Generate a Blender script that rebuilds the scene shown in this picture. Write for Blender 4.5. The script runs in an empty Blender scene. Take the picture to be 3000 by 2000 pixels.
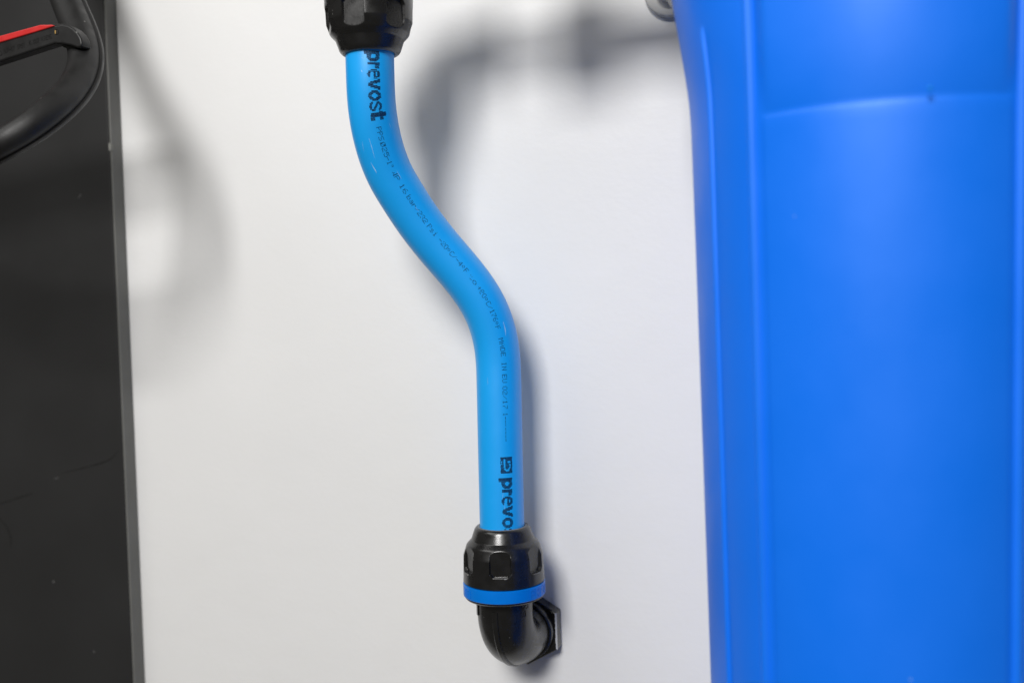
import bpy, bmesh, math, random
from mathutils import Vector, Matrix
random.seed(7)
S = bpy.context.scene
COL = S.collection
MM = 0.001

# ------------------------------------------------------------------ camera
YAW, PITCH, ROLL = math.radians(20.0), math.radians(2.6), math.radians(1.48)
CAM = Vector((0.0, -0.576, 0.0))
fwd = Vector((-math.sin(YAW) * math.cos(PITCH), math.cos(YAW) * math.cos(PITCH), -math.sin(PITCH)))
r0 = fwd.cross(Vector((0, 0, 1))).normalized()
u0 = r0.cross(fwd).normalized()
rgt = r0 * math.cos(ROLL) - u0 * math.sin(ROLL)
upv = u0 * math.cos(ROLL) + r0 * math.sin(ROLL)
F = 3000.0

def at(px, py, Y):
    """photo pixel -> point of the place on the plane y = Y (wall is y = 0)"""
    d = fwd * F + rgt * (px - 1500) - upv * (py - 1000)
    return CAM + d * ((Y - CAM.y) / d.y)

def px_of(p):
    v = p - CAM
    z = v.dot(fwd)
    return 1500 + F * v.dot(rgt) / z, 1000 - F * v.dot(upv) / z

cd = bpy.data.cameras.new('camera')
cam = bpy.data.objects.new('camera', cd)
COL.objects.link(cam)
M = Matrix((rgt, upv, -fwd)).transposed().to_4x4()
M.translation = CAM
cam.matrix_world = M
cd.sensor_width = 36.0
cd.lens = 36.0
cd.clip_start = 0.01
cd.clip_end = 50.0
cd.dof.use_dof = True
cd.dof.focus_distance = 0.550
cd.dof.aperture_fstop = 5.0
S.camera = cam

# ------------------------------------------------------------------ light
W = bpy.data.worlds.new('World')
S.world = W
W.use_nodes = True
bg = W.node_tree.nodes['Background']
bg.inputs[0].default_value = (1.0, 0.945, 0.83, 1)
bg.inputs[1].default_value = 0.115

def area(name, loc, target, sx, sy, power, color=(1, 1, 1)):
    l = bpy.data.lights.new(name, 'AREA')
    l.shape = 'RECTANGLE'
    l.size, l.size_y = sx, sy
    l.energy = power
    l.color = color
    o = bpy.data.objects.new(name, l)
    COL.objects.link(o)
    o.location = loc
    o.rotation_euler = (Vector(target) - Vector(loc)).to_track_quat('-Z', 'Y').to_euler()
    return o

area('key_lamp', (-0.12, -1.62, 0.88), (-0.25, 0, 0), 0.50, 0.50, 30.8, (1, 0.985, 0.968))
area('ceiling_lamp', (-0.95, -0.85, 1.05), (-0.35, 0, 0.1), 0.9, 0.6, 5.0, (1, 0.99, 0.97))

S.view_settings.view_transform = 'Standard'
S.view_settings.look = 'None'
S.view_settings.exposure = 0.0
S.view_settings.gamma = 1.0
S.cycles.use_denoising = True
S.cycles.max_bounces = 8

# ------------------------------------------------------------------ materials
def mat(name, color, rough=0.5, spec=0.5, tint=None, bump=None, noise=None, coat=0.0):
    m = bpy.data.materials.new(name)
    m.use_nodes = True
    nt = m.node_tree
    b = nt.nodes['Principled BSDF']
    b.inputs['Base Color'].default_value = (*color, 1)
    b.inputs['Roughness'].default_value = rough
    b.inputs['Specular IOR Level'].default_value = spec
    b.inputs['Coat Weight'].default_value = coat
    if tint:
        b.inputs['Specular Tint'].default_value = (*tint, 1)
    tc = nt.nodes.new('ShaderNodeTexCoord')
    if noise:      # (scale, amount, rough_amount)  soft variation of colour and gloss
        n = nt.nodes.new('ShaderNodeTexNoise')
        n.inputs['Scale'].default_value = noise[0]
        n.inputs['Detail'].default_value = 6
        nt.links.new(tc.outputs['Object'], n.inputs['Vector'])
        mr = nt.nodes.new('ShaderNodeMapRange')
        mr.inputs['From Min'].default_value = 0.25
        mr.inputs['From Max'].default_value = 0.75
        mr.inputs['To Min'].default_value = 1 - noise[1]
        mr.inputs['To Max'].default_value = 1 + noise[1]
        nt.links.new(n.outputs['Fac'], mr.inputs['Value'])
        mx = nt.nodes.new('ShaderNodeVectorMath')
        mx.operation = 'SCALE'
        mx.inputs[0].default_value = color
        nt.links.new(mr.outputs[0], mx.inputs['Scale'])
        nt.links.new(mx.outputs[0], b.inputs['Base Color'])
        m2 = nt.nodes.new('ShaderNodeMapRange')
        m2.inputs['From Min'].default_value = 0.3
        m2.inputs['From Max'].default_value = 0.7
        m2.inputs['To Min'].default_value = max(0.02, rough - noise[2])
        m2.inputs['To Max'].default_value = rough + noise[2]
        nt.links.new(n.outputs['Fac'], m2.inputs['Value'])
        nt.links.new(m2.outputs[0], b.inputs['Roughness'])
    if bump:       # list of (scale, stretch, distance)
        prev = None
        for sc, st, dist in bump:
            mp = nt.nodes.new('ShaderNodeMapping')
            mp.inputs['Scale'].default_value = st
            nt.links.new(tc.outputs['Object'], mp.inputs['Vector'])
            n = nt.nodes.new('ShaderNodeTexNoise')
            n.inputs['Scale'].default_value = sc
            n.inputs['Detail'].default_value = 3
            nt.links.new(mp.outputs[0], n.inputs['Vector'])
            bp = nt.nodes.new('ShaderNodeBump')
            bp.inputs['Distance'].default_value = dist
            bp.inputs['Strength'].default_value = 1.0
            nt.links.new(n.outputs['Fac'], bp.inputs['Height'])
            if prev:
                nt.links.new(prev.outputs[0], bp.inputs['Normal'])
            prev = bp
        nt.links.new(prev.outputs[0], b.inputs['Normal'])
    return m

def speckle(m, scale, thresh, color, size=0.12):
    """sparse small flecks of dust over a material"""
    nt = m.node_tree
    b = nt.nodes['Principled BSDF']
    tc = nt.nodes.new('ShaderNodeTexCoord')
    v = nt.nodes.new('ShaderNodeTexVoronoi')
    v.inputs['Scale'].default_value = scale
    nt.links.new(tc.outputs['Object'], v.inputs['Vector'])
    a = nt.nodes.new('ShaderNodeMath'); a.operation = 'LESS_THAN'
    a.inputs[1].default_value = size
    nt.links.new(v.outputs['Distance'], a.inputs[0])
    sp = nt.nodes.new('ShaderNodeSeparateColor')
    nt.links.new(v.outputs['Color'], sp.inputs[0])
    c = nt.nodes.new('ShaderNodeMath'); c.operation = 'GREATER_THAN'
    c.inputs[1].default_value = thresh
    nt.links.new(sp.outputs[0], c.inputs[0])
    mu = nt.nodes.new('ShaderNodeMath'); mu.operation = 'MULTIPLY'
    nt.links.new(a.outputs[0], mu.inputs[0]); nt.links.new(c.outputs[0], mu.inputs[1])
    mix = nt.nodes.new('ShaderNodeMix'); mix.data_type = 'RGBA'
    nt.links.new(mu.outputs[0], mix.inputs[0])
    l = b.inputs['Base Color'].links
    if l:
        nt.links.new(l[0].from_socket, mix.inputs[6])
    else:
        mix.inputs[6].default_value = b.inputs['Base Color'].default_value
    mix.inputs[7].default_value = (*color, 1)
    nt.links.new(mix.outputs[2], b.inputs['Base Color'])

m_wall = mat('white_paint', (0.80, 0.80, 0.795), 0.55, 0.35,
             bump=[(330, (0.8, 1, 1.15), 0.00009), (30, (1, 1, 1), 0.0005)], noise=(7, 0.008, 0.06))
speckle(m_wall, 42, 0.985, (0.45, 0.45, 0.44), 0.045)
m_board = mat('black_board', (0.021, 0.021, 0.0212), 0.5, 0.35, bump=[(900, (1, 1, 1), 0.00003)], noise=(14, 0.06, 0.06))
speckle(m_board, 60, 0.99, (0.12, 0.12, 0.12), 0.06)
m_edge = mat('board_edge', (0.165, 0.165, 0.155), 0.7, 0.3, bump=[(300, (1, 1, 0.2), 0.0002)], noise=(60, 0.08, 0.05))
m_chip = mat('bare_edge', (0.24, 0.24, 0.22), 0.8, 0.2, noise=(300, 0.1, 0.05))
m_pipe = mat('blue_pipe_plastic', (0.0, 0.37, 0.91), 0.42, 1.0, tint=(0.75, 0.9, 1.0),
             bump=[(700, (1, 1, 0.4), 0.000015)], noise=(70, 0.015, 0.03))
m_ink = mat('navy_ink', (0.003, 0.008, 0.035), 0.6, 0.2, noise=(900, 0.25, 0.05))
m_black = mat('black_moulded_plastic', (0.006, 0.006, 0.0062), 0.27, 0.7,
              bump=[(1500, (1, 1, 1), 0.00003)], noise=(160, 0.2, 0.07))
speckle(m_black, 700, 0.975, (0.16, 0.16, 0.155), 0.16)
m_scuff = mat('scuffed_edge', (0.30, 0.30, 0.29), 0.5, 0.4, noise=(900, 0.5, 0.1))
m_ring = mat('blue_ring_plastic', (0.0, 0.17, 0.66), 0.36, 0.5, tint=(0.3, 0.6, 1.0), noise=(120, 0.03, 0.04))
m_sump = mat('blue_housing_plastic', (0.0, 0.17, 0.90), 0.47, 0.9, tint=(0.5, 0.68, 1.0),
             bump=[(900, (1, 1, 1), 0.000012), (22, (1, 1, 0.6), 0.0005)], noise=(26, 0.02, 0.07))
speckle(m_sump, 130, 0.992, (0.10, 0.28, 0.85), 0.09)
m_handle = mat('black_handle_rubber', (0.009, 0.009, 0.0092), 0.5, 0.4,
               bump=[(700, (1, 1, 1), 0.00004)], noise=(120, 0.12, 0.08))
speckle(m_handle, 420, 0.985, (0.14, 0.14, 0.135), 0.2)
m_red = mat('red_plastic', (0.52, 0.022, 0.022), 0.42, 0.4, noise=(150, 0.08, 0.06))
m_brass = mat('brass_pin', (0.45, 0.29, 0.10), 0.4, 0.5, noise=(300, 0.1, 0.05))
m_seal = mat('grey_seal', (0.16, 0.16, 0.155), 0.5, 0.4, noise=(500, 0.3, 0.1))
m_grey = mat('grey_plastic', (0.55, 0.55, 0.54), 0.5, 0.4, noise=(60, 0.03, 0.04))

# ------------------------------------------------------------------ object helpers
def tag(o, label=None, cat=None, group=None, kind=None):
    if label: o['label'] = label
    if cat: o['category'] = cat
    if group: o['group'] = group
    if kind: o['kind'] = kind
    return o

def empty(name, loc, label, cat, group=None):
    o = bpy.data.objects.new(name, None)
    o.empty_display_size = 0.02
    COL.objects.link(o)
    o.location = loc
    return tag(o, label, cat, group)

def build(name, verts, faces, m, parent=None, smooth=True, sharp=None):
    """link verts/faces (world coordinates) as one mesh object; geometry is stored relative to the parent"""
    off = parent_loc(parent)
    me = bpy.data.meshes.new(name)
    me.from_pydata([tuple(Vector(v) - off) for v in verts], [], faces)
    me.validate()
    bm = bmesh.new(); bm.from_mesh(me)
    bmesh.ops.recalc_face_normals(bm, faces=bm.faces)
    bm.to_mesh(me); bm.free()
    if smooth:
        me.polygons.foreach_set('use_smooth', [True] * len(me.polygons))
        if sharp is not None:
            me.set_sharp_from_angle(angle=math.radians(sharp))
    me.materials.append(m)
    o = bpy.data.objects.new(name, me)
    COL.objects.link(o)
    if parent is not None:
        o.parent = parent
    return o

def parent_loc(p):
    v = Vector((0, 0, 0))
    while p is not None:
        v += Vector(p.location)
        p = p.parent
    return v

def grid_faces(nu, nv, wrap_u=True, base=0):
    f = []
    for j in range(nv - 1):
        for i in range(nu if wrap_u else nu - 1):
            a = base + j * nu + i
            b = base + j * nu + (i + 1) % nu
            f.append((a, b, b + nu, a + nu))
    return f

def sweep(path, section, up, closed_ends=True, cyclic=False):
    """path: list of Vector; section(i) -> list of (a,b) offsets; up: reference vector; returns verts, faces"""
    V, n = [], len(path)
    tang = []
    for i in range(n):
        if cyclic:
            t = path[(i + 1) % n] - path[i - 1]
        else:
            t = path[min(i + 1, n - 1)] - path[max(i - 1, 0)]
        tang.append(t.normalized())
    k = 0
    for i in range(n):
        t = tang[i]
        a = (up - t * up.dot(t)).normalized()
        b = t.cross(a).normalized()
        sec = section(i)
        k = len(sec)
        for (x, y) in sec:
            V.append(path[i] + a * x + b * y)
    Fc = grid_faces(k, n)
    if cyclic:
        o = (n - 1) * k
        for i in range(k):
            Fc.append((o + i, o + (i + 1) % k, (i + 1) % k, i))
    elif closed_ends:
        Fc.append(tuple(range(k)))
        Fc.append(tuple((n - 1) * k + i for i in range(k)))
    return V, Fc

def catmull(pts, per=12):
    out = []
    n = len(pts)
    for i in range(n - 1):
        p0 = pts[max(i - 1, 0)]; p1 = pts[i]; p2 = pts[i + 1]; p3 = pts[min(i + 2, n - 1)]
        for s in range(per):
            t = s / per
            out.append(0.5 * ((2 * p1) + (p2 - p0) * t + (2 * p0 - 5 * p1 + 4 * p2 - p3) * t * t
                              + (3 * p1 - p0 - 3 * p2 + p3) * t * t * t))
    out.append(pts[-1])
    return out

def smooth_path(p, it):
    p = list(p)
    for _ in range(it):
        q = list(p)
        for i in range(1, len(p) - 1):
            q[i] = (p[i - 1] + 2 * p[i] + p[i + 1]) / 4
        p = q
    return p

def resample(p, step):
    L = [0.0]
    for i in range(1, len(p)):
        L.append(L[-1] + (p[i] - p[i - 1]).length)
    n = max(2, int(L[-1] / step))
    out, j = [], 0
    for k in range(n + 1):
        s = L[-1] * k / n
        while j < len(L) - 2 and L[j + 1] < s:
            j += 1
        t = (s - L[j]) / max(1e-9, L[j + 1] - L[j])
        out.append(p[j].lerp(p[j + 1], t))
    return out

def smoothstep(a, b, x):
    t = min(1, max(0, (x - a) / (b - a)))
    return t * t * (3 - 2 * t)

# ------------------------------------------------------------------ wall
def box(x0, x1, y0, y1, z0, z1):
    v = [(x, y, z) for x in (x0, x1) for y in (y0, y1) for z in (z0, z1)]
    f = [(0, 1, 3, 2), (4, 6, 7, 5), (0, 4, 5, 1), (2, 3, 7, 6), (0, 2, 6, 4), (1, 5, 7, 3)]
    return v, f
v, f = box(-1.6, 1.6, 0.0, 0.018, -1.2, 1.3)
tag(build('wall', v, f, m_wall, smooth=False), kind='structure')

# ------------------------------------------------------------------ dark board at left
TB = 0.011
xa = at(351, 1000, -TB).x
board = empty('dark_board', (xa - 0.4, 0, 0), 'flat matt black board with a grey edge at the far left of the white wall', 'board')
v, f = box(xa - 1.1, xa - 0.0012, -TB - 0.0008, -0.0005, -1.2, 1.3)
ob = build('board_face', v, f, m_board, board, smooth=False)
mo = ob.modifiers.new('bevel', 'BEVEL'); mo.width = 0.0008; mo.segments = 3
v, f = box(xa - 0.0012, xa, -TB, -0.0005, -1.2, 1.3)
ob = build('edge_band', v, f, m_edge, board, smooth=False)
mo = ob.modifiers.new('bevel', 'BEVEL'); mo.width = 0.0004; mo.segments = 2
# bare chip on the front arris
c = at(322, 432, -TB)
pts = [(0, 2.9), (0.9, 2.2), (1.2, 0.4), (1.1, -1.6), (0.5, -2.8), (-0.3, -1.9), (-0.45, 0.3), (-0.3, 2.0)]
V = [(xa - 0.0010 + p[0] * MM, -TB - 0.0010, c.z + p[1] * MM) for p in pts] + \
    [(xa - 0.0010 + p[0] * MM, -TB + 0.0015, c.z + p[1] * MM) for p in pts]
n = len(pts)
Fc = [tuple(range(n)), tuple(range(2 * n - 1, n - 1, -1))] + [(i, (i + 1) % n, n + (i + 1) % n, n + i) for i in range(n)]
build('chip', V, Fc, m_chip, board, smooth=False)
# scratches and a fleck on the black face
m_scr = mat('scratch_mark', (0.075, 0.075, 0.075), 0.6, 0.2, noise=(400, 0.3, 0.05))
m_smear = mat('dark_smear', (0.016, 0.016, 0.016), 0.3, 0.4, noise=(400, 0.2, 0.05))
def mark(name, pl, w, m):
    P = catmull([at(x, y, -TB - 0.00088) for x, y in pl], 6)
    V, nn = [], len(P)
    for i, p in enumerate(P):
        t = (P[min(i + 1, nn - 1)] - P[max(i - 1, 0)]).normalized()
        s = t.cross(Vector((0, 1, 0)))
        ww = w * math.sin(math.pi * (i + 0.6) / (nn + 0.2)) * random.uniform(0.6, 1.1)
        V += [p + s * ww, p + s * ww * 0.5 + Vector((0, -0.00004, 0)), p - s * ww * 0.5 + Vector((0, -0.00004, 0)), p - s * ww]
    build(name, V, grid_faces(4, nn, False), m, board)
mark('fleck', [(158, 1402), (166, 1400), (173, 1396)], 0.0005, m_scr)
mark('fleck', [(228, 582), (234, 574), (238, 568)], 0.0006, m_scr)
mark('smear', [(-30, 1482), (20, 1468), (70, 1452), (96, 1444)], 0.0008, m_smear)
mark('smear', [(-10, 1510), (18, 1540), (30, 1570), (32, 1602)], 0.0010, m_smear)
mark('smear', [(180, 1385), (260, 1366), (320, 1346), (345, 1320)], 0.0006, m_smear)

# ------------------------------------------------------------------ the blue pipe
PR = 12.5 * MM
Y_LOW, Y_TOP = -0.043, -0.096
cl = [(1081, 60), (1083, 150), (1085, 230), (1088, 300), (1097, 368), (1115, 443), (1143, 515), (1176, 570), (1221, 640), (1268, 702),
      (1310, 752), (1355, 804), (1397, 860), (1427, 914), (1447, 972), (1458, 1031), (1461, 1090), (1462.5, 1150),
      (1465, 1280), (1468, 1410), (1471, 1540), (1473, 1610)]
def ydepth(py):
    return Y_TOP + (Y_LOW - Y_TOP) * smoothstep(180, 1080, py)
ctrl = [at(x, y, ydepth(y)) for x, y in cl]
path = resample(smooth_path(resample(catmull(ctrl, 10), 0.001), 60), 0.001)
NS = 72
pipe = empty('water_pipe', path[-1], 'bright blue S-bent plastic water pipe with printed navy lettering running down the white wall', 'pipe')
refv = Vector((0.34, -0.94, 0.0)).normalized()
def circ(r, n=NS):
    return [(r * math.cos(2 * math.pi * k / n), r * math.sin(2 * math.pi * k / n)) for k in range(n)]
csec = circ(PR)
V, Fc = sweep(path, lambda i: csec, refv)
build('tube', V, Fc, m_pipe, pipe, sharp=60)

# arc length lookup
PL = [0.0]
for i in range(1, len(path)):
    PL.append(PL[-1] + (path[i] - path[i - 1]).length)
def s_at_row(py):
    lo, hi = 0.0, PL[-1]
    for _ in range(40):
        m_ = (lo + hi) / 2
        if px_of(pipe_pt(m_, 0, 0))[1] < py: lo = m_
        else: hi = m_
    return lo
def pipe_pt(s, w, h):
    """s along pipe, w = arc offset from text centreline (towards upper/right), h = height over surface"""
    i = 0
    lo, hi = 0, len(PL) - 1
    while hi - lo > 1:
        m_ = (lo + hi) // 2
        if PL[m_] <= s: lo = m_
        else: hi = m_
    i = lo
    t = (s - PL[i]) / max(1e-9, PL[i + 1] - PL[i])
    c = path[i].lerp(path[i + 1], t)
    tg = (path[min(i + 2, len(path) - 1)] - path[max(i - 1, 0)]).normalized()
    a = (refv - tg * refv.dot(tg)).normalized()
    b = a.cross(tg).normalized()      # sideways
    if b.dot(rgt) < 0: b = -b
    k0 = TEXT_PHI0 + (TEXT_PHI1 - TEXT_PHI0) * s / PL[-1]
    ph = k0 + w / PR
    return c + (a * math.cos(ph) + b * math.sin(ph)) * (PR + h)
TEXT_PHI0, TEXT_PHI1 = 0.25, 0.28

def quads_mesh(name, quads, surf, h, m, parent):
    """quads: (u0,u1,w0,w1) in surface coordinates"""
    V, Fc = [], []
    for (u0, u1, w0, w1) in quads:
        nsub = max(1, int(abs(w1 - w0) / 0.0012))
        b = len(V)
        for k in range(nsub + 1):
            w = w0 + (w1 - w0) * k / nsub
            V.append(surf(u0, w, h)); V.append(surf(u1, w, h))
        for k in range(nsub):
            Fc.append((b + 2 * k, b + 2 * k + 1, b + 2 * k + 3, b + 2 * k + 2))
    return build(name, V, Fc, m, parent, smooth=False)

FONT = {
 'A': "01110 10001 10001 11111 10001 10001 10001", 'B': "11110 10001 10001 11110 10001 10001 11110",
 'C': "01111 10000 10000 10000 10000 10000 01111", 'D': "11110 10001 10001 10001 10001 10001 11110",
 'E': "11111 10000 10000 11110 10000 10000 11111", 'F': "11111 10000 10000 11110 10000 10000 10000",
 'H': "10001 10001 10001 11111 10001 10001 10001",
 'I': "01110 00100 00100 00100 00100 00100 01110", 'J': "00011 00001 00001 00001 00001 10001 01110",
 'K': "10001 10010 10100 11000 10100 10010 10001", 'L': "10000 10000 10000 10000 10000 10000 11111",
 'M': "10001 11011 10101 10101 10001 10001 10001", 'N': "10001 11001 10101 10101 10011 10001 10001",
 'O': "01110 10001 10001 10001 10001 10001 01110", 'P': "11110 10001 10001 11110 10000 10000 10000",
 'R': "11110 10001 10001 11110 10100 10010 10001", 'S': "01111 10000 10000 01110 00001 00001 11110",
 'T': "11111 00100 00100 00100 00100 00100 00100", 'U': "10001 10001 10001 10001 10001 10001 01110",
 'V': "10001 10001 10001 10001 10001 01010 00100", 'W': "10001 10001 10001 10101 10101 11011 10001",
 '0': "01110 10001 10001 10001 10001 10001 01110", '1': "00100 01100 00100 00100 00100 00100 01110",
 '2': "01110 10001 00001 00110 01000 10000 11111", '3': "01110 10001 00001 00110 00001 10001 01110",
 '4': "00010 00110 01010 10010 11111 00010 00010", '5': "11111 10000 11110 00001 00001 10001 01110",
 '6': "00110 01000 10000 11110 10001 10001 01110", '7': "11111 00001 00010 00100 01000 01000 01000",
 '8': "01110 10001 10001 01110 10001 10001 01110", 'Ø': "01111 10011 10011 10101 11001 11001 11110",
 '-': "00000 00000 00000 11111 00000 00000 00000", '+': "00000 00100 00100 11111 00100 00100 00000",
 '/': "00000 00001 00010 00100 01000 10000 00000", '"': "01010 01010 01010 00000 00000 00000 00000",
 '°': "00000 01100 10010 10010 01100 00000 00000", '.': "00000 00000 00000 00000 00000 01100 01100",
 'a': "00000 00000 01110 00001 01111 10001 01111", 'b': "10000 10000 10110 11001 10001 10001 11110",
 'i': "00100 00000 01100 00100 00100 00100 01110", 'o': "00000 00000 01110 10001 10001 10001 01110",
 'r': "00000 00000 10110 11001 10000 10000 10000", 's': "00000 00000 01110 10000 01110 00001 11110",
 't': "01000 01000 11100 01000 01000 01001 00110", ' ': "00000 00000 00000 00000 00000 00000 00000",
}
def dots(text, u0, u1, height, cell_fill=(0.62, 0.95), jitter=0.0):
    """dot-matrix characters between u0 and u1, w centred on 0"""
    n = len(text) * 6 - 1
    cu = (u1 - u0) / n
    cw = height / 7
    q = []
    for ci, ch in enumerate(text):
        rows = FONT.get(ch, FONT[' ']).split()
        for c in range(5):
            r = 0
            while r < 7:
                if rows[r][c] == '1':
                    r2 = r
                    while r2 + 1 < 7 and rows[r2 + 1][c] == '1': r2 += 1
                    uu = u0 + (ci * 6 + c) * cu
                    j = random.uniform(-1, 1) * jitter
                    if jitter and random.random() < 0.02:
                        r = r2 + 1
                        continue
                    if jitter and r2 > r and random.random() < 0.12: r2 -= 1
                    q.append((uu + cu * (1 - cell_fill[0]) / 2, uu + cu * (1 + cell_fill[0]) / 2,
                              height / 2 - (r2 + 0.5 + cell_fill[1] / 2) * cw + j,
                              height / 2 - (r + 0.5 - cell_fill[1] / 2) * cw + j))
                    r = r2 + 1
                else:
                    r += 1
    return q

small = [("PPS", 372, 412), ("Ø25", 417, 460), ("-1\"", 461, 492), ("WP", 500, 528), ("16", 540, 566), ("bar/232", 573, 652),
         ("Psi", 659, 690), ("-20°C/-4°F", 700, 797), ("to", 806, 832), ("+80°C/176°F", 840, 964),
         ("MADE", 990, 1044), ("IN", 1060, 1084), ("EU", 1096, 1121), ("02/17", 1131, 1197), ("1-------", 1209, 1293)]
Q = []
for t, a, b in small:
    Q += dots(t, s_at_row(a), s_at_row(b), 2.75 * MM, (0.66, 0.86), 0.00005)
quads_mesh('lettering', Q, pipe_pt, 0.00006, m_ink, pipe)

# bold striped brand word -------------------------------------------------
def ann(u, v, cx, cy, rx, ry, ix, iy):
    return ((u - cx) / rx) ** 2 + ((v - cy) / ry) ** 2 <= 1 and ((u - cx) / ix) ** 2 + ((v - cy) / iy) ** 2 >= 1
def g_p(u, v):
    return (u < 0.34 and -0.3 < v < 1) or ann(u, v, 0.52, 0.5, 0.5, 0.54, 0.18, 0.2)
def g_r(u, v):
    return (u < 0.46 and 0 <= v <= 1) or (u < 1.0 and 0.6 < v < 1.0 and v < 1.05 - 0.1 * u) 
def g_e(u, v):
    if 0.36 < v < 0.5 and u > 0.0 and 0.28 < u: 
        return False if u > 0.28 else True
    return ann(u, v, 0.5, 0.5, 0.5, 0.54, 0.27, 0.3) and not (u > 0.62 and 0.18 < v < 0.36) or (0.5 < v < 0.68 and 0.1 < u < 0.95)
def g_v(u, v):
    return 0 <= v <= 1 and min(abs(u - (0.5 - 0.36 * v)), abs(u - (0.5 + 0.36 * v))) < 0.16
def g_o(u, v):
    return ann(u, v, 0.5, 0.5, 0.5, 0.54, 0.22, 0.24)
def g_s(u, v):
    if ann(u, v, 0.5, 0.74, 0.48, 0.3, 0.24, 0.1) and not (u > 0.55 and 0.52 < v < 0.72): return True
    return ann(u, v, 0.5, 0.27, 0.48, 0.31, 0.24, 0.1) and not (u < 0.45 and 0.3 < v < 0.5)
def g_t(u, v):
    return (0.15 < u < 0.62 and 0.0 <= v <= 1.3) or (0.72 < v < 1.0 and 0 <= u <= 1) or (0.4 < u < 1.0 and -0.02 < v < 0.3)
def g_logo(u, v):
    if not (0 <= u <= 1 and 0 <= v <= 1): return False
    if ann(u, v, 0.55, 0.56, 0.33, 0.30, 0.20, 0.17) and not (u < 0.42 and v > 0.42): return False
    if 0.12 < u < 0.5 and 0.27 < v < 0.38: return False
    if 0.28 < u < 0.40 and 0.6 < v < 0.86: return False
    if 0.26 < u < 0.42 and 0.05 < v < 0.17 and not (0.31 < u < 0.36 and 0.09 < v < 0.13): return False
    return True
def stripes(glyphs, x_h, rows=17, pitch=0.00057, fill=0.80, v0=-0.4, v1=1.4):
    q = []
    for (fn, ua, ub) in glyphs:
        nc = max(1, round((ub - ua) / pitch))
        for c in range(nc):
            u = (c + 0.5) / nc
            ru = ua + (ub - ua) * (c + 0.5) / nc
            hw = (ub - ua) / nc * fill / 2
            r = 0
            nr = int((v1 - v0) * rows)
            run = None
            for r in range(nr + 1):
                v = v0 + (r + 0.5) / rows
                on = r < nr and fn(u, v)
                if on and run is None: run = r
                if not on and run is not None:
                    e0, e1 = random.uniform(-0.02, 0.02), random.uniform(-0.02, 0.02)
                    hh_ = hw * random.uniform(0.92, 1.05)
                    q.append((ru - hh_, ru + hh_, (v0 + run / rows - 0.5 + e0) * x_h, (v0 + r / rows - 0.5 + e1) * x_h))
                    run = None
    return q
WORD = [(g_p, 0, 32), (g_r, 33.5, 52), (g_e, 54, 82), (g_v, 82, 115), (g_o, 116, 147), (g_s, 149, 177), (g_t, 178, 204)]
Q = []
for fn, a, b in WORD:
    Q.append((fn, s_at_row(149 + a), s_at_row(149 + b)))
quads_mesh('brand_lettering', stripes(Q, 6.2 * MM), lambda u, w, h: pipe_pt(u, w + 0.0003, h), 0.00006, m_ink, pipe)
Q = []
for fn, a, b in WORD:
    if 1399 + a * 1.0 < 1560:
        Q.append((fn, s_at_row(1399 + a), s_at_row(1399 + b)))
quads_mesh('brand_lettering', stripes(Q, 5.9 * MM), pipe_pt, 0.00006, m_ink, pipe)
quads_mesh('logo_mark', stripes([(g_logo, s_at_row(1338), s_at_row(1386))], 6.6 * MM, rows=20, v0=0, v1=1.0),
           pipe_pt, 0.00006, m_ink, pipe)
# faint pale scuffs, most near the upper bend
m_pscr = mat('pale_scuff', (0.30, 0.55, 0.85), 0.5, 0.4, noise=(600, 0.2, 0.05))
def scuff(pts, wd):
    V = []
    P = catmull([Vector((s_at_row(y), w * MM, 0)) for y, w in pts], 6)
    for i, p in enumerate(P):
        ww = wd * math.sin(math.pi * (i + 0.5) / len(P)) * random.uniform(0.5, 1.2)
        V += [pipe_pt(p.x, p.y - ww, 0.00004), pipe_pt(p.x, p.y + ww, 0.00004)]
    build('scuff', V, grid_faces(2, len(P), False), m_pscr, pipe)
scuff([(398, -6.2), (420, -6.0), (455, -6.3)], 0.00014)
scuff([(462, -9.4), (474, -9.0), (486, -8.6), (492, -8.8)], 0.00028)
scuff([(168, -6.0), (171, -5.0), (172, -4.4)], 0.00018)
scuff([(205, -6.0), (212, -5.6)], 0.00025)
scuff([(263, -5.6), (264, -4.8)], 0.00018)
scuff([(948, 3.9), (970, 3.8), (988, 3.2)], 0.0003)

rs = random.Random(3)
for k in range(9):
    y = rs.uniform(330, 1480); w = rs.uniform(-11, 9)
    scuff([(y, w), (y + rs.uniform(8, 30), w + rs.uniform(-1.2, 1.2))], rs.uniform(0.00005, 0.0001))

# ------------------------------------------------------------------ push-fit fittings
def sgn_(fr):
    return 1.0 if fr.b.dot(rgt) > 0 else -1.0
class Frame:
    """local (a,b,h): h runs from the nut mouth away from the pipe, a/b across"""
    def __init__(s, o, h, front, phase=0.0):
        s.o = o; s.h = h.normalized()
        f = (front - s.h * front.dot(s.h)).normalized()
        s.a = f                                 # local direction facing the room
        s.b = s.h.cross(f).normalized()
    def p(s, a, b, h):
        return s.o + s.a * (a * MM) + s.b * (b * MM) + s.h * (h * MM)

def nut_radius(h):
    prof = [(0, 14.3), (0.5, 15.0), (1.4, 15.7), (7.0, 17.7), (7.5, 18.2), (9.5, 20.1), (10.1, 20.5), (14.6, 22.1), (15.4, 22.35), (30.3, 22.9)]
    for i in range(len(prof) - 1):
        if prof[i][0] <= h <= prof[i + 1][0]:
            t = (h - prof[i][0]) / (prof[i + 1][0] - prof[i][0])
            return prof[i][1] + t * (prof[i + 1][1] - prof[i][1])
    return prof[-1][1]

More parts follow.
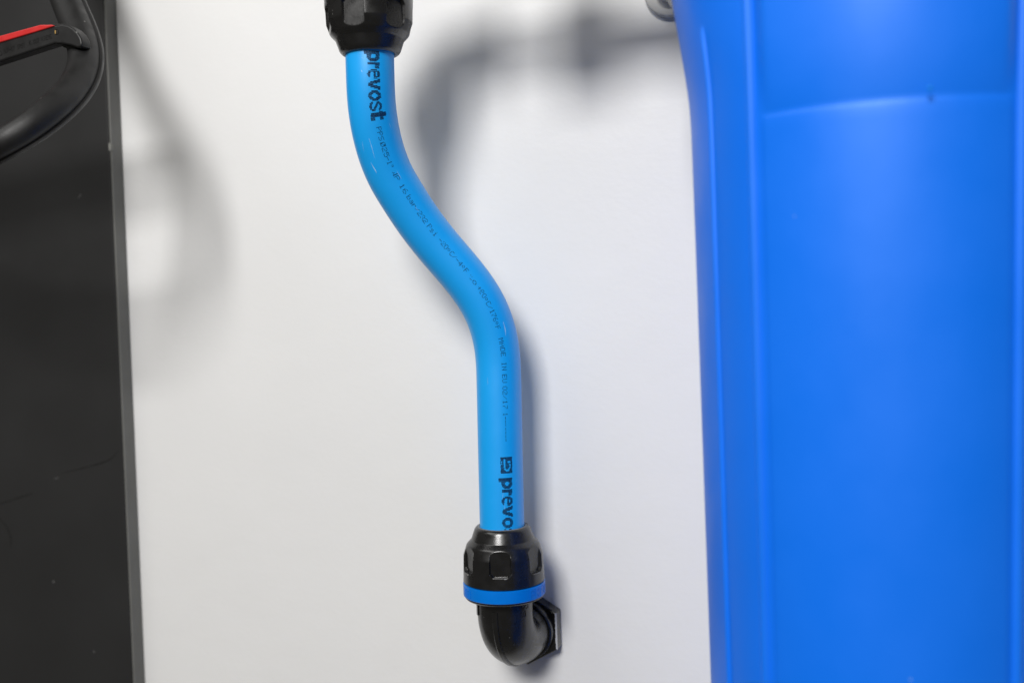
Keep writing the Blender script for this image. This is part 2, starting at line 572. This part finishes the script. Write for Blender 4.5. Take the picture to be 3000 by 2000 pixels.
def make_nut(fr, phase, parent, npad=6):
    NU = 480
    hs = [0, 0.25, 0.5, 0.95, 1.4, 2.5, 4, 5.5, 6.8, 7.0, 7.25, 7.5, 8.2, 9.0, 9.5, 9.8, 10.1]
    h = 10.4
    while h < 27:
        hs.append(round(h, 3)); h += 0.22
    hs += [27.5, 28.5, 29.5, 30.1, 30.3]
    def rad(th, h):
        R = nut_radius(h)
        k = (th - phase) / (2 * math.pi / npad)
        d = (k - round(k)) * (2 * math.pi / npad)
        x = abs(d) * 22.5
        halfw, h0, h1, ch = 5.9, 8.2, 23.9, 1.9
        e = x - halfw                                    # outside distance, chamfered corners
        e = max(e, h - h1, h0 - h, (x - halfw + h - h1 + ch) * 0.7071)
        if e > 0.2: return R
        m_ = smoothstep(0.2, -0.12, e)
        plane = 20.35 / math.cos(d)
        if plane > R: return R
        return R + (plane - R) * m_
    V = []
    # inner bore, mouth lip, then outside
    rings = [(13.05, 9.0), (13.05, 1.2), (13.4, 0.5), (13.9, 0.12)]
    nr = len(rings) + len(hs) + 2
    for (r, hh) in rings:
        for i in range(NU):
            t = 2 * math.pi * i / NU
            V.append(fr.p(r * math.cos(t), r * math.sin(t), hh))
    for hh in hs:
        for i in range(NU):
            t = 2 * math.pi * i / NU
            r = rad(t, hh)
            V.append(fr.p(r * math.cos(t), r * math.sin(t), hh))
    for (r, hh) in [(22.6, 30.7), (18.0, 30.75)]:
        for i in range(NU):
            t = 2 * math.pi * i / NU
            V.append(fr.p(r * math.cos(t), r * math.sin(t), hh))
    return build('nut', V, grid_faces(NU, nr), m_black, parent, sharp=32)

def lathe(name, fr, prof, m, parent, n=128, sharp=35):
    V = []
    for (r, h) in prof:
        for i in range(n):
            t = 2 * math.pi * i / n
            V.append(fr.p(r * math.cos(t), r * math.sin(t), h))
    Fc = grid_faces(n, len(prof))
    return build(name, V, Fc, m, parent, sharp=sharp)

def make_fitting(name, fr, outdir, AX, outlen, phase, label, hexphase, hexR=22.0, hext=9.0):
    root = empty(name, fr.o, label, 'pipe fitting')
    nut = make_nut(fr, phase, root)
    lathe('mouth_seal', fr, [(12.62, 3.0), (12.62, 0.15), (12.9, -0.1), (13.9, -0.1), (14.15, 0.15), (14.15, 0.6), (13.0, 1.0)], m_seal, root)
    lathe('lock_ring', fr, [(18, 31.1), (22.5, 31.1), (23.05, 31.4), (23.1, 31.8), (23.1, 37.9), (22.7, 38.3), (18, 38.3)], m_ring, root)
    lathe('collar', fr, [(17, 30.6), (21.6, 30.6), (21.9, 31.0), (21.9, 38.4), (22.3, 38.6), (22.3, 39.1), (21.6, 39.9), (19, 40.6), (15, 40.8)], m_black, root)
    # elbow: swept tube
    od = (outdir - fr.h * outdir.dot(fr.h)).normalized()
    RB = 22.0
    P = [fr.o + fr.h * (h * MM) for h in (40.0, 41.0, 42.0)]
    if AX - RB > 42.2: P.append(fr.o + fr.h * ((AX - RB) * MM))
    c0 = fr.o + fr.h * ((AX - RB) * MM) + od * (RB * MM)
    for k in range(1, 25):
        a = math.radians(90) * k / 24
        P.append(c0 - od * (RB * MM * math.cos(a)) + fr.h * (RB * MM * math.sin(a)))
    end = fr.o + fr.h * (AX * MM) + od * ((outlen + 2) * MM)
    P.append(P[-1].lerp(end, 0.5)); P.append(end)
    R_T = 15.6 * MM
    binorm = fr.h.cross(od).normalized()
    V, Fc = sweep(P, lambda i: circ(R_T, 96), binorm)
    body = build('elbow', V, Fc, m_black, root, sharp=50)
    # mould rib along the outer mid line of the bend
    RP = []
    Rout = (RB * MM + R_T)
    for k in range(0, 27):
        a = math.radians(-12 + 108 * k / 26)
        RP.append(c0 - od * (Rout * math.cos(max(a, 0))) + fr.h * (Rout * math.sin(max(a, 0))) - (fr.h * (0.9 * MM * (26 * 0.12 - k)) if a < 0 else Vector((0, 0, 0))))
    V, Fc = sweep(RP, lambda i: [(x * MM, y * MM) for x, y in [(-1.9, -1.0), (-1.6, 0.45), (-1.1, 0.75), (1.1, 0.75), (1.6, 0.45), (1.9, -1.0)]], binorm)
    # make "b" axis point outward: recheck sign by distance from bend centre
    build('mould_rib', V, Fc, m_black, root, sharp=30)
    # outlet collar rings and hexagon
    fo = Frame(fr.o + fr.h * (AX * MM), od, -fr.h)
    lathe('outlet_collar', fo, [(14, outlen - 4.6), (16.4, outlen - 4.6), (17.2, outlen - 4.0), (17.4, outlen - 3), (17.4, outlen), (14, outlen)], m_black, root)
    def hexring(r, h):
        return [fo.p(r * math.cos(hexphase + math.pi / 3 * k), r * math.sin(hexphase + math.pi / 3 * k), h) for k in range(6)]
    V = hexring(10, outlen + 0.1) + hexring(hexR - 1.2, outlen + 0.1) + hexring(hexR, outlen + 0.8) + hexring(hexR, outlen + hext - 0.6) + hexring(hexR - 1, outlen + hext) + hexring(10, outlen + hext)
    hx = build('hex_flange', V, grid_faces(6, 6), m_black, root, smooth=False)
    mo = hx.modifiers.new('bevel', 'BEVEL'); mo.width = 0.0004; mo.segments = 2
    # painted glint: pale strip for light caught on the flange's right chamfer
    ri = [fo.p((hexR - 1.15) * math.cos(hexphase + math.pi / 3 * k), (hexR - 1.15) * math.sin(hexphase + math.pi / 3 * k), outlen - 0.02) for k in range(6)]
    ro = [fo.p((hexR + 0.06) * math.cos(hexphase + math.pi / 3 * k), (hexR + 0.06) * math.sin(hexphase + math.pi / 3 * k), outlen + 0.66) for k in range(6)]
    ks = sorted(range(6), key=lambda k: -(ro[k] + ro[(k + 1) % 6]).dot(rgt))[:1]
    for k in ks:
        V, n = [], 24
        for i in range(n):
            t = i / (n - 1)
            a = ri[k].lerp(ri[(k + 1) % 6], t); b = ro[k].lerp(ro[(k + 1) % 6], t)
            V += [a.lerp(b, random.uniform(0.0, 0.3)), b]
        build('chamfer_glint', V, grid_faces(2, n, False), m_grey, root)
    return root, body, fo

# ---- lower fitting, on the wall
mouth = at(1471.5, 1538, Y_LOW)
dn = (at(1478, 1700, Y_LOW) - mouth).normalized()
dn = Vector((0, 0, -1)).lerp(dn, 0.5).normalized()
frL = Frame(mouth, dn, Vector((0.34, -0.94, 0)))
# phase: pads in local angle; a faces the camera, b sideways
AXL = 69.5
out_l = -Y_LOW / MM - 9.6
outd = Vector((math.sin(math.radians(0.5)), math.cos(math.radians(0.5)), 0))
lower, lbody, foL = make_fitting('elbow_fitting', frL, outd, AXL, out_l, math.radians(-4) * sgn_(frL),
    'lower black elbow with a blue ring, screwed into the wall below the pipe', 0.0)
# embossed marks
def cyl_surf(fr, R, th0, h0):
    def s(u, w, h):
        t = th0 + u / (R * MM)
        return fr.p((R + h / MM) * math.cos(t), (R + h / MM) * math.sin(t), h0 - w / MM)
    return s
def relief(name, quads, surf, hh, m, parent):
    V, Fc = [], []
    for (u0, u1, w0, w1) in quads:
        b = len(V)
        for h in (-0.0002, hh):
            for (u, w) in ((u0, w0), (u1, w0), (u1, w1), (u0, w1)):
                V.append(surf(u, w, h))
        Fc += [(b + 4, b + 5, b + 6, b + 7), (b, b + 1, b + 5, b + 4), (b + 1, b + 2, b + 6, b + 5), (b + 2, b + 3, b + 7, b + 6), (b + 3, b, b + 4, b + 7)]
    return build(name, V, Fc, m, parent, smooth=False)
# direction in which local angle moves to the right of the picture
def sgn(fr):
    return 1.0 if fr.b.dot(rgt) > 0 else -1.0
sg = sgn(frL)
def flipu(s): return lambda u, w, h: s(u * sg, w, h)
ring_o = [c for c in lower.children if c.name.startswith('lock_ring')][0]
relief('lettering', dots('PREV', 0, 17 * MM, 5.2 * MM, (1.0, 1.0)), flipu(cyl_surf(frL, 23.1, math.radians(38) * sg, 34.9)), 0.00022, m_ring, ring_o)
relief('lettering', dots('NO', 0, 7.5 * MM, 5.0 * MM, (1.0, 1.0)), flipu(cyl_surf(frL, 23.1, math.radians(-72) * sg, 34.9)), 0.00022, m_ring, ring_o)
relief('lettering', dots('Ø25', 0, 6.5 * MM, 3.4 * MM, (1.0, 1.0)), flipu(cyl_surf(frL, 15.6, math.radians(33) * sg, 43.2)), 0.00028, m_black, lbody)
relief('lettering', dots('01', 0, 4.4 * MM, 3.4 * MM, (1.0, 1.0)), flipu(cyl_surf(frL, 15.6, math.radians(35) * sg, 47.2)), 0.00028, m_black, lbody)
nut_o = [c for c in lower.children if c.name.startswith('nut')][0]
def shoulder(fr, th0):
    def s(u, w, h):
        t = th0 + u / (19.2 * MM)
        hh = 8.5 - w / MM * 0.72
        return fr.p((nut_radius(hh) + h / MM) * math.cos(t), (nut_radius(hh) + h / MM) * math.sin(t), hh)
    return s
relief('lettering', dots('PREVOST', 0, 12.5 * MM, 1.9 * MM, (0.9, 0.9)), flipu(shoulder(frL, math.radians(-48) * sg)), 0.00014, m_black, nut_o)
# small tab at the left of the elbow neck
V, Fc = [], []
for t in (-78, -70):
    for r in (14.5, 16.3):
        for h in (41.5, 49.0):
            V.append(frL.p(r * math.cos(math.radians(t) * sg), r * math.sin(math.radians(t) * sg), h))
Fc = [(0, 1, 3, 2), (4, 6, 7, 5), (0, 4, 5, 1), (2, 3, 7, 6), (0, 2, 6, 4), (1, 5, 7, 3)]
build('tab', V, Fc, m_black, lower, smooth=False)
# pale scuffed lip under the front recess
def rimscuff(fr, s, parent, th_c, hh, half, lift=0.0):
    V = []
    n = 26
    for k in range(n):
        t = math.radians(th_c) + math.radians(-half + 2 * half * k / (n - 1))
        w = 0.16 * random.uniform(0.2, 1.0) + (0.5 if 0.72 < k / n < 0.9 else 0) * random.uniform(0.3, 1)
        R = 22.72
        V.append(fr.p((R + 0.03) * math.cos(t * s), (R + 0.03) * math.sin(t * s), hh))
        V.append(fr.p((R + 0.05) * math.cos(t * s), (R + 0.05) * math.sin(t * s), hh + w))
    build('scuff', V, grid_faces(2, n, False), m_scuff, parent)
rimscuff(frL, sg, nut_o, -4, 24.15, 10)
rimscuff(frL, sg, nut_o, 54, 24.15, 7)
rimscuff(frL, sg, nut_o, -64, 24.15, 6)

# ---- upper fitting, mirrored, outlet towards the filter
mouthU = at(1085, 161, Y_TOP)
frU = Frame(mouthU, Vector((0.0, 0, 1)), Vector((0.34, -0.94, 0)))
su = sgn(frU)
upper, ubody, foU = make_fitting('elbow_fitting', frU, Vector((1, 0, 0)), 60.0, 34.0, math.radians(-14) * su,
    'upper black elbow fitting whose ribbed nut grips the top end of the blue pipe', math.radians(30))
nut_u = [c for c in upper.children if c.name.startswith('nut')][0]
relief('lettering', dots('ST', 0, 3.6 * MM, 1.9 * MM, (0.9, 0.9)), lambda u, w, h: shoulder(frU, math.radians(46) * su)(u * su, w, h), 0.00014, m_black, nut_u)

# ------------------------------------------------------------------ filter housing
HY = -0.108
hx0 = at(2592, 1000, HY).x
z_top = at(1968, 25, HY).z
z_cr = at(2595, 285, HY - 0.08).z
z_bot = -0.42
LEAN = 0.0
house = empty('filter_housing', (hx0, HY, z_bot), 'large bright blue ribbed water filter housing filling the right side', 'filter housing')
R_CR, R_BOT = 0.0800, 0.0800 - 0.0050 * (z_cr - z_bot) / 0.23 * 0.75
def axis_x(z):
    return hx0 + LEAN * (z_cr - z)
def flare(z):
    zf = at(2013, 310, HY).z
    base = 0.0804 - 0.0043 * (zf - z) / 0.25
    x = z - zf + 0.002
    return base + 0.072 * (x + math.sqrt(x * x + 0.010 ** 2))
def straight(z):
    return 0.0808 - 0.0043 * (at(2013, 310, HY).z - z) / 0.25
def front_w(phi):
    """0 on the front between the ribs, 1 on the flared sides"""
    a = abs((phi + math.pi) % (2 * math.pi) - math.pi)
    return smoothstep(math.radians(34), math.radians(62), a)
def sump_r(phi, z):
    k = front_w(phi)
    a = abs((phi + math.pi) % (2 * math.pi) - math.pi)
    wf = 1 - smoothstep(math.radians(29), math.radians(34.5), a)
    bulge = 0.0042 * (1 - math.exp(-(z - z_cr) / 0.024)) * wf if z > z_cr else 0.0
    return straight(z) + (flare(z) - straight(z)) * (0.12 + 0.88 * k) * (1 - wf) + bulge
NU = 360
zs = []
z = z_bot
while z < z_top + 0.012:
    zs.append(z); z += (0.002 if abs(z - z_cr) > 0.004 else 0.0005)
zs.append(z_top + 0.012)
V = []
for z in zs:
    for i in range(NU):
        a = 2 * math.pi * i / NU
        r = sump_r(a, z)
        V.append((axis_x(z) + r * math.sin(a), HY - r * math.cos(a), z))
build('sump', V, grid_faces(NU, len(zs)) + [tuple(range(NU))], m_sump, house, sharp=60)
# ribs down the sides of the label panel and beyond
def rib(phi_deg, r_off, half, rise, z_hi, name='rib', lean=0.0):
    V = []
    n = 120
    sec = [(-half * 1.9, -1.2), (-half, rise * 0.55), (-half * 0.55, rise * 0.92), (0, rise), (half * 0.55, rise * 0.92), (half, rise * 0.55), (half * 1.9, -1.2)]
    for j in range(n):
        z = z_bot + (z_hi - z_bot) * j / (n - 1)
        fade = smoothstep(z_hi, z_hi - 0.006, z)
        R = sump_r(math.radians(phi_deg), z)
        for (x, y) in sec:
            a = math.radians(phi_deg) + x * MM / R
            rr = R + (y * MM if y < 0 else y * MM * fade - 0.0004 * (1 - fade))
            V.append((axis_x(z) + rr * math.sin(a), HY - rr * math.cos(a), z))
    k = len(sec)
    Fc = grid_faces(k, n, False) + [tuple(range(k)), tuple((n - 1) * k + i for i in range(k))]
    return build(name, V, Fc, m_sump, house, sharp=70)
zr = z_top + 0.008
rib(-36.0, 0.0, 1.6, 1.9, zr)
rib(35.0, 0.0, 1.6, 1.9, zr)
rib(-54.5, 0.0, 1.2, 1.3, at(2105, 62, HY - 0.05).z)
rib(54.5, 0.0, 1.2, 1.3, at(2105, 62, HY - 0.05).z)
# front label panel, a shallow raised plate with a soft top edge
V = []
na, nz = 60, 160
def panel_pt(a, z, d):
    r = flare(z) if z < z_cr else flare(z_cr) - 0.0
    rr = (0.0808 - 0.0043 * (at(2013, 310, HY).z - z) / 0.25) + d
    return (axis_x(z) + rr * math.sin(a), HY - rr * math.cos(a), z)
prof = [(0.0, -0.0016), (0.0004, 0.0004), (0.0010, 0.0009), (0.002, 0.0010)]
zlev = [z_cr + 0.001 - 0.0, z_cr - 0.0006, z_cr - 0.0014, z_cr - 0.0026] + [z_cr - 0.004 - (z_cr - 0.004 - z_bot) * k / nz for k in range(nz + 1)]
for j, z in enumerate(zlev):
    dz = (-0.0014, -0.0002, 0.0001, 0.0002)[j] if j < 4 else 0.0003
    for i in range(na + 1):
        t = -1 + 2 * i / na
        a = math.radians(33.0) * t
        e = (1 - abs(t)) * math.radians(33.0) * 80
        d = dz - 0.0006 * (1 - smoothstep(0, 0.8, e))
        V.append(panel_pt(a, z, d))
build('front_panel', V, grid_faces(na + 1, len(zlev), False), m_sump, house, sharp=70)
# small moulding pip on the panel edge
c = at(2725, 259, HY - 0.0838)
V = []
for j_ in range(5):
    for i_ in range(16):
        rr_ = 0.9 * math.cos(j_ * 0.39); hh_ = 0.35 * math.sin(j_ * 0.39)
        V.append(c + Vector((rr_ * MM * math.cos(i_ * math.pi / 8), -hh_ * MM, rr_ * MM * math.sin(i_ * math.pi / 8))))
build('gate_mark', V, grid_faces(16, 5), m_ring, house)
hf = Frame(Vector((hx0, HY, z_top)), Vector((0, 0, 1)), Vector((0, -1, 0)))
lathe('cap', hf, [(60, 0.0), (88.5, 0.0), (90, 0.8), (90.5, 2.2), (90.5, 26), (88, 40), (80, 52), (40, 56), (1, 56)], m_black, house, n=160)
lathe('cap_seal', hf, [(70, -2.2), (86.2, -2.2), (87.2, -1.2), (87.2, 0.5), (70, 0.5)], m_black, house, n=160)
# inlet port of the cap
zax = (foU.o).z
fp = Frame(Vector((hx0 - 0.075, Y_TOP, zax)), Vector((-1, 0, 0)), Vector((0, -1, 0)))
lathe('inlet_port', fp, [(10, -10), (21, -10), (21, 24), (19.5, 26), (12, 26)], m_black, house, n=64)

# ------------------------------------------------------------------ union between elbow and filter head (just above the picture)
x_e = (foU.o + Vector((1, 0, 0)) * 0.043).x
x_p = hx0 - 0.075 - 0.026
fu = Frame(Vector((x_e, Y_TOP, zax)), Vector((1, 0, 0)), Vector((0, -1, 0)))
Lu = (x_p - x_e) / MM
union = empty('union_coupling', (x_e, Y_TOP, zax), 'black screwed coupling joining the upper elbow to the filter head', 'pipe fitting')
lathe('union_sleeve', fu, [(6, 0.2), (8.6, 0.2), (8.6, 34), (6, 34)], m_black, union, n=64)
lathe('union_nut', fu, [(8, 34), (22, 34), (25.5, 37), (25.5, 62), (22, 65), (8, 65)], m_black, union, n=12, sharp=20)
lathe('union_tail', fu, [(8, 65), (14, 65.2), (14, Lu - 0.4), (8, Lu - 0.4)], m_black, union, n=64)

# ------------------------------------------------------------------ grey boss on the wall behind the cap
c = at(1964, -38, -0.006)
fb = Frame(Vector((c.x, 0, c.z)), Vector((0, -1, 0)), Vector((0, 0, 1)))
boss = empty('wall_boss', (c.x, 0, c.z), 'round grey plastic boss on the white wall, half hidden behind the filter cap', 'boss')
lathe('flange', fb, [(15.6, 0.05), (15.6, 3.6), (15.2, 4.3), (14.4, 4.7), (8.9, 5.0), (1, 5.0)], m_grey, boss, n=96, sharp=50)
lathe('stub', fb, [(8.3, 4.6), (8.3, 11), (7.6, 12), (1, 12)], m_grey, boss, n=64)

# ------------------------------------------------------------------ black looped handle at top left
HYD = -0.121
hl = [(-585, 120), (-560, -80), (-440, -300), (-230, -420), (-20, -430), (90, -330), (140, -200), (170, -80), (193, 0), (230, 88), (247, 145), (249, 190), (228, 245), (190, 292), (140, 334), (75, 382), (0, 424), (-90, 470), (-220, 520), (-370, 530), (-490, 470), (-560, 370), (-588, 240), (-586, 125)]
hd = [0.10, 0.09, 0.075, 0.06, 0.060, 0.070, 0.080, 0.087, 0.097, 0.109, 0.119, 0.126, 0.136, 0.148, 0.160, 0.170, 0.176, 0.176, 0.168, 0.158, 0.14, 0.13, 0.12, 0.10]
hp = [at(x, y, -d) for (x, y), d in zip(hl, hd)]
hpath = resample(smooth_path(resample(catmull(hp, 10), 0.0015), 60), 0.0015)
handle = empty('tool_handle', hpath[len(hpath) // 2], 'black plastic looped handle with a red-striped crossbar in front of the black board', 'handle')
def near_i(q):
    return min(range(len(hpath)), key=lambda k: (hpath[k] - q).length)
I_A, I_B = near_i(at(249, 190, -0.100)), near_i(at(0, 424, -0.146))
def limb_w(i):
    return 8.7 - 3.0 * smoothstep(I_A, I_B * 1.08, i)
def hsec(i):
    w = limb_w(i)
    dpt = 7.5
    out = []
    n = 40
    for k in range(n):
        a = 2 * math.pi * k / n
        ca, sa = math.cos(a), math.sin(a)
        x = dpt * (abs(ca) ** 0.9) * (1 if ca >= 0 else -1)
        y = w * (abs(sa) ** 0.9) * (1 if sa >= 0 else -1)
        out.append((x * MM, y * MM))
    return out
V, Fc = sweep(hpath, hsec, Vector((0.45, -0.89, 0)))
build('loop', V, Fc, m_handle, handle, sharp=60)
# thin seam flange that runs along the outer edge
def seam(i):
    w = limb_w(i)
    return [(1.0 * MM, (SG * (w - 1.0)) * MM), (0.8 * MM, (SG * (w + 1.3)) * MM), (0, SG * (w + 1.6) * MM), (-2.5 * MM, SG * (w + 1.3) * MM), (-3 * MM, SG * (w - 1.0) * MM)]
# outward side: sign of b axis
t_ = (hpath[I_A + 1] - hpath[I_A]).normalized(); upx = Vector((0.45, -0.89, 0))
a_ = (upx - t_ * upx.dot(t_)).normalized(); b_ = t_.cross(a_)
SG = 1 if b_.dot(rgt) > 0 else -1
V, Fc = sweep(hpath, seam, Vector((0.45, -0.89, 0)))
build('seam_edge', V, Fc, m_handle, handle, sharp=50)

def prism(name, poly, y0, y1, m, parent, bev=0.001, tilt=None):
    P0 = [at(x, y, y0) for x, y in poly]
    P1 = [p + Vector((-0.0, y1 - y0, 0)) for p in P0]
    n = len(poly)
    V = P0 + P1
    Fc = [tuple(range(n)), tuple(range(2 * n - 1, n - 1, -1))] + [(i, (i + 1) % n, n + (i + 1) % n, n + i) for i in range(n)]
    o = build(name, V, Fc, m, parent, smooth=False)
    if bev:
        b = o.modifiers.new('bevel', 'BEVEL'); b.width = bev; b.segments = 4; b.limit_method = 'ANGLE'
        o.data.polygons.foreach_set('use_smooth', [True] * len(o.data.polygons))
        o.data.set_sharp_from_angle(angle=math.radians(50))
    return o
bar = [(-590, 292), (0, 119), (80, 96), (158, 75), (182, 71), (198, 74), (214, 83), (228, 97), (237, 113), (240, 128), (237, 139), (226, 140), (205, 133),
       (184, 129), (160, 128), (120, 141), (0, 180), (-590, 372)]
crossbar = prism('crossbar', bar, HYD - 0.012, HYD - 0.005, m_handle, handle, 0.0011)
# lower rounded heel where the bar meets the loop
heel = [(168, 128), (182, 138), (200, 145), (222, 146), (236, 140), (232, 118), (200, 108), (172, 112)]
prism('heel', heel, HYD - 0.0085, HYD + 0.004, m_handle, handle, 0.002)
redp = [(-540, 259), (0, 105), (60, 88.5), (117, 73), (150, 72.5), (157, 75.5), (150, 79.5), (100, 95), (0, 124.5), (-540, 286)]
prism('red_inlay', redp, HYD - 0.0128, HYD - 0.004, m_red, handle, 0.0007)
spine = [(-560, 263), (0, 104), (60, 87.5), (118, 71.5), (150, 70.5), (185, 70), (185, 78), (150, 80), (100, 92), (-560, 285)]
prism('spine', spine, HYD - 0.0108, HYD - 0.002, m_handle, handle, 0.0004)
# screw hole with a brass pin in it
hc = at(165, 94, HYD - 0.0122)
fh = Frame(hc, Vector((0, 1, 0)), Vector((0, 0, 1)))
m_hole = mat('hole_dark', (0.002, 0.002, 0.002), 0.6, 0.2, noise=(200, 0.1, 0.05))
lathe('screw_hole', fh, [(1.45, -0.02), (1.45, 0.0), (1.2, 0.3), (0.01, 0.35)], m_hole, handle, n=32)
fh2 = Frame(at(161.5, 94.5, HYD - 0.0123), Vector((0.25, 1, 0)), Vector((0, 0, 1)))
V = [fh2.p(1.05 * math.cos(2 * math.pi * k / 20), 0.42 * math.sin(2 * math.pi * k / 20), 0.0) for k in range(20)] + \
    [fh2.p(1.05 * math.cos(2 * math.pi * k / 20), 0.42 * math.sin(2 * math.pi * k / 20), 0.3) for k in range(20)]
build('brass_pin', V, grid_faces(20, 2) + [tuple(range(20))], m_brass, handle, sharp=40)
hc2 = at(0, 157, HYD - 0.0122)
lathe('screw_hole', Frame(hc2, Vector((0, 1, 0)), Vector((0, 0, 1))), [(1.3, -0.02), (1.3, 0.0), (1.1, 0.3), (0.01, 0.35)], m_hole, handle, n=32)
# engraved line of letters along the bar
A0, A1 = at(8, 147, HYD - 0.01205), at(150, 101, HYD - 0.01205)
dl = (A1 - A0); Lb = dl.length; dl.normalize(); un = dl.cross(Vector((0, 1, 0)))
if un.z < 0: un = -un
m_eng = mat('engraved_dark', (0.004, 0.004, 0.0042), 0.35, 0.5, noise=(300, 0.2, 0.05))
quads_mesh('lettering', dots('3LF-IT 1RSI 9K UUT KIENS', 0, Lb, 2.5 * MM, (0.95, 0.95)), lambda u, w, h: A0 + dl * u + un * (w - 0.001) + Vector((0, -h, 0)), 0.00004, m_eng, handle)
print('PIPE', px_of(path[0]), px_of(path[-1]), 'len', PL[-1])
